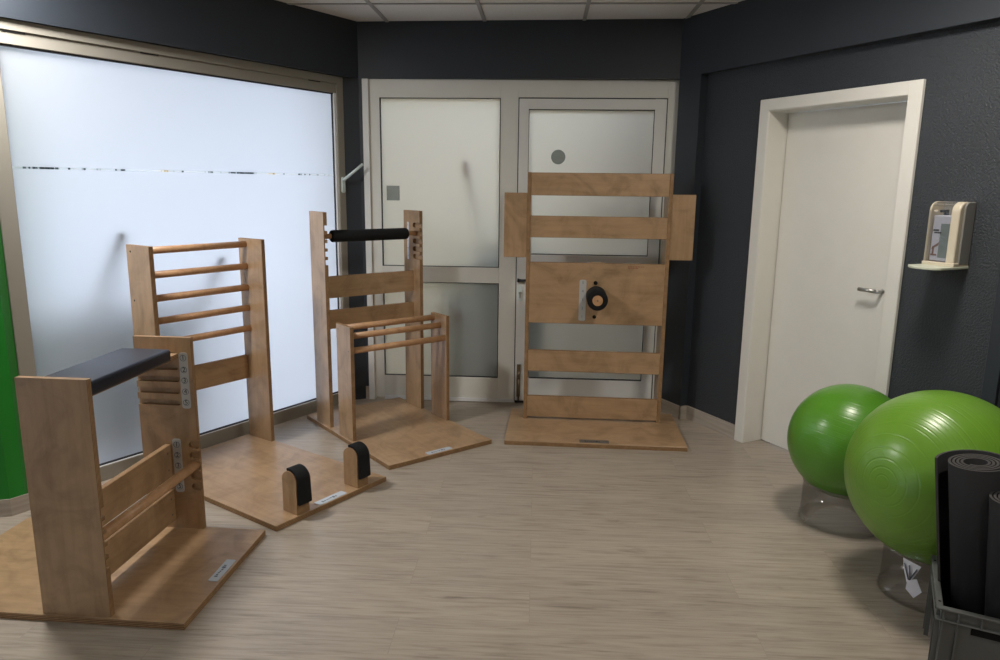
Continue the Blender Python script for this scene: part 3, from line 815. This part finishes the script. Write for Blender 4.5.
pts = [(s0 - .004, 0), (s0 - .010, -.19)] + [((s0 + s1) / 2 + (s1 - s0) / 2 * 1.04 * math.cos(PI + PI * i / 14), -.185 + .05 * math.sin(PI + PI * i / 14)) for i in range(1, 14)] + [(s1 + .002, -.15), (s1 + .002, 0)]
MB().prism(pts, 2, zb - .016, zb - .004).build('drip_tray', TRAYM, S, .003, 2)
MB().box(s0, s1, -.11, 0, zb - .006, zb + .012).build('base_ledge', CREAM, S, .003)

# ------------------------------------------------------------------ shapes outside, blurred by the frosting
def onL(s, off, z): return wall_loc(aL, dL, s, off, z)
def onK(s, off, z): return wall_loc(aK, dK, s, off, z)
def local_thing(name, label, cat, a, d, s):
    t = thing(name, label, cat, (*wpt(a, d, s), -.06), a)
    # children are given in wall coordinates (s, off, z); shift them to the empty
    return t
def shifted(mb, s, dz=.06):
    mb.v = [(x - s, y, z + dz) for x, y, z in mb.v]; return mb
c_ = local_thing('hand_cart', 'blue-grey box shape with two slanted handles blurred behind the large frosted window', 'cart', aL, dL, 2.2)
shifted(MB().prism([(.32, .22), (.95, .22), (1.0, .93), (.29, .97)], 0, 1.66, 2.60), 2.2).build('cart_box', OUTGREY, c_, .02, 2)
for a_, b_ in (((2.130, .053, 1.325), (1.965, .15, .90)), ((2.735, .053, 1.150), (2.58, .17, .85))):
    shifted(MB().cyl(a_, b_, .021, n=14), 2.2).build('handle', OUTDARK, c_)
for s_ in (1.85, 2.4):
    shifted(MB().cyl((s_ - .03, .55, .16), (s_ + .03, .55, .16), .22, n=32), 2.2).build('wheel', OUTDARK, c_)
c_ = local_thing('hand_cart', 'grey box shape with thin red-tipped stick blurred behind the glazed front', 'cart', aK, dK, -.3)
shifted(MB().prism([(.14, .16), (.62, .16), (.66, 1.15), (.12, 1.17)], 0, -.52, .05).prism([(.14, .16), (.62, .16), (.66, .85), (.12, .87)], 0, -.75, -.52), -.3).build('cart_box', OUTGREY, c_, .02, 2)
hnd = shifted(MB().cyl((-.545, .056, 1.66), (-.36, .15, .95), .008, n=14), -.3).build('handle', OUTDARK, c_)
shifted(MB().cyl((-.567, .052, 1.765), (-.545, .056, 1.66), .017, .015, n=14), -.3).build('grip', OUTRED, hnd)
shifted(MB().cyl((-.62, .037, .640), (-.62, .13, .640), .026, n=18), -.3).build('knob', OUTRED, c_)
for s_ in (-.55, -.1):
    shifted(MB().cyl((s_ - .03, .36, .12), (s_ + .03, .36, .12), .18, n=32), -.3).build('wheel', OUTDARK, c_)

# ------------------------------------------------------------------ camera
f, pitch, roll = 724.28, .1971, .0121
cam = bpy.data.cameras.new('camera'); co = bpy.data.objects.new('camera', cam); C.objects.link(co)
F = Vector((0, math.cos(pitch), -math.sin(pitch))); R = Vector((1, 0, 0)); U = R.cross(F)
R2 = math.cos(roll) * R + math.sin(roll) * U; U2 = -math.sin(roll) * R + math.cos(roll) * U
M = Matrix((R2, U2, -F)).transposed().to_4x4(); M.translation = Vector((0, 0, 1.6))
co.matrix_world = M
cam.sensor_fit = 'HORIZONTAL'; cam.sensor_width = 36; cam.lens = f / 1000 * 36; cam.clip_start = .05
SC.camera = co

# ------------------------------------------------------------------ light
wd = bpy.data.worlds.new('sky'); SC.world = wd; wd.use_nodes = True
bg = wd.node_tree.nodes['Background']; bg.inputs[0].default_value = (.84, .93, 1.07, 1); bg.inputs[1].default_value = 2.45
def lamp(name, x, y, size, power, col=(1, .92, .82), z=ZC - .012):
    l = bpy.data.lights.new(name, 'AREA'); l.shape = 'DISK'; l.size = size; l.energy = power; l.color = col
    o = bpy.data.objects.new(name, l); C.objects.link(o); o.location = (x, y, z)
    return o
lamp('ceiling_and_fill_lamp', 1.36, 2.78, .42, 22)
lamp('ceiling_and_fill_lamp', -2.18, 3.08, .42, 42, (1, .965, .94))  # added fill lamp, no known fixture; brightens the ladder and stretching stations
lamp('ceiling_and_fill_lamp', 1.2, .3, .42, 11)
lamp('ceiling_and_fill_lamp', -1.2, -.9, .42, 5)
lamp('ceiling_and_fill_lamp', 1.2, -1.8, .42, 10)

vs = SC.view_settings
vs.view_transform = 'Standard'; vs.look = 'None'; vs.exposure = .36; vs.gamma = 1; vs.use_curve_mapping = False
SC.cycles.use_denoising = True
SC.cycles.max_bounces = 10; SC.cycles.diffuse_bounces = 6; SC.cycles.transparent_max_bounces = 16
SC.cycles.sample_clamp_indirect = 6
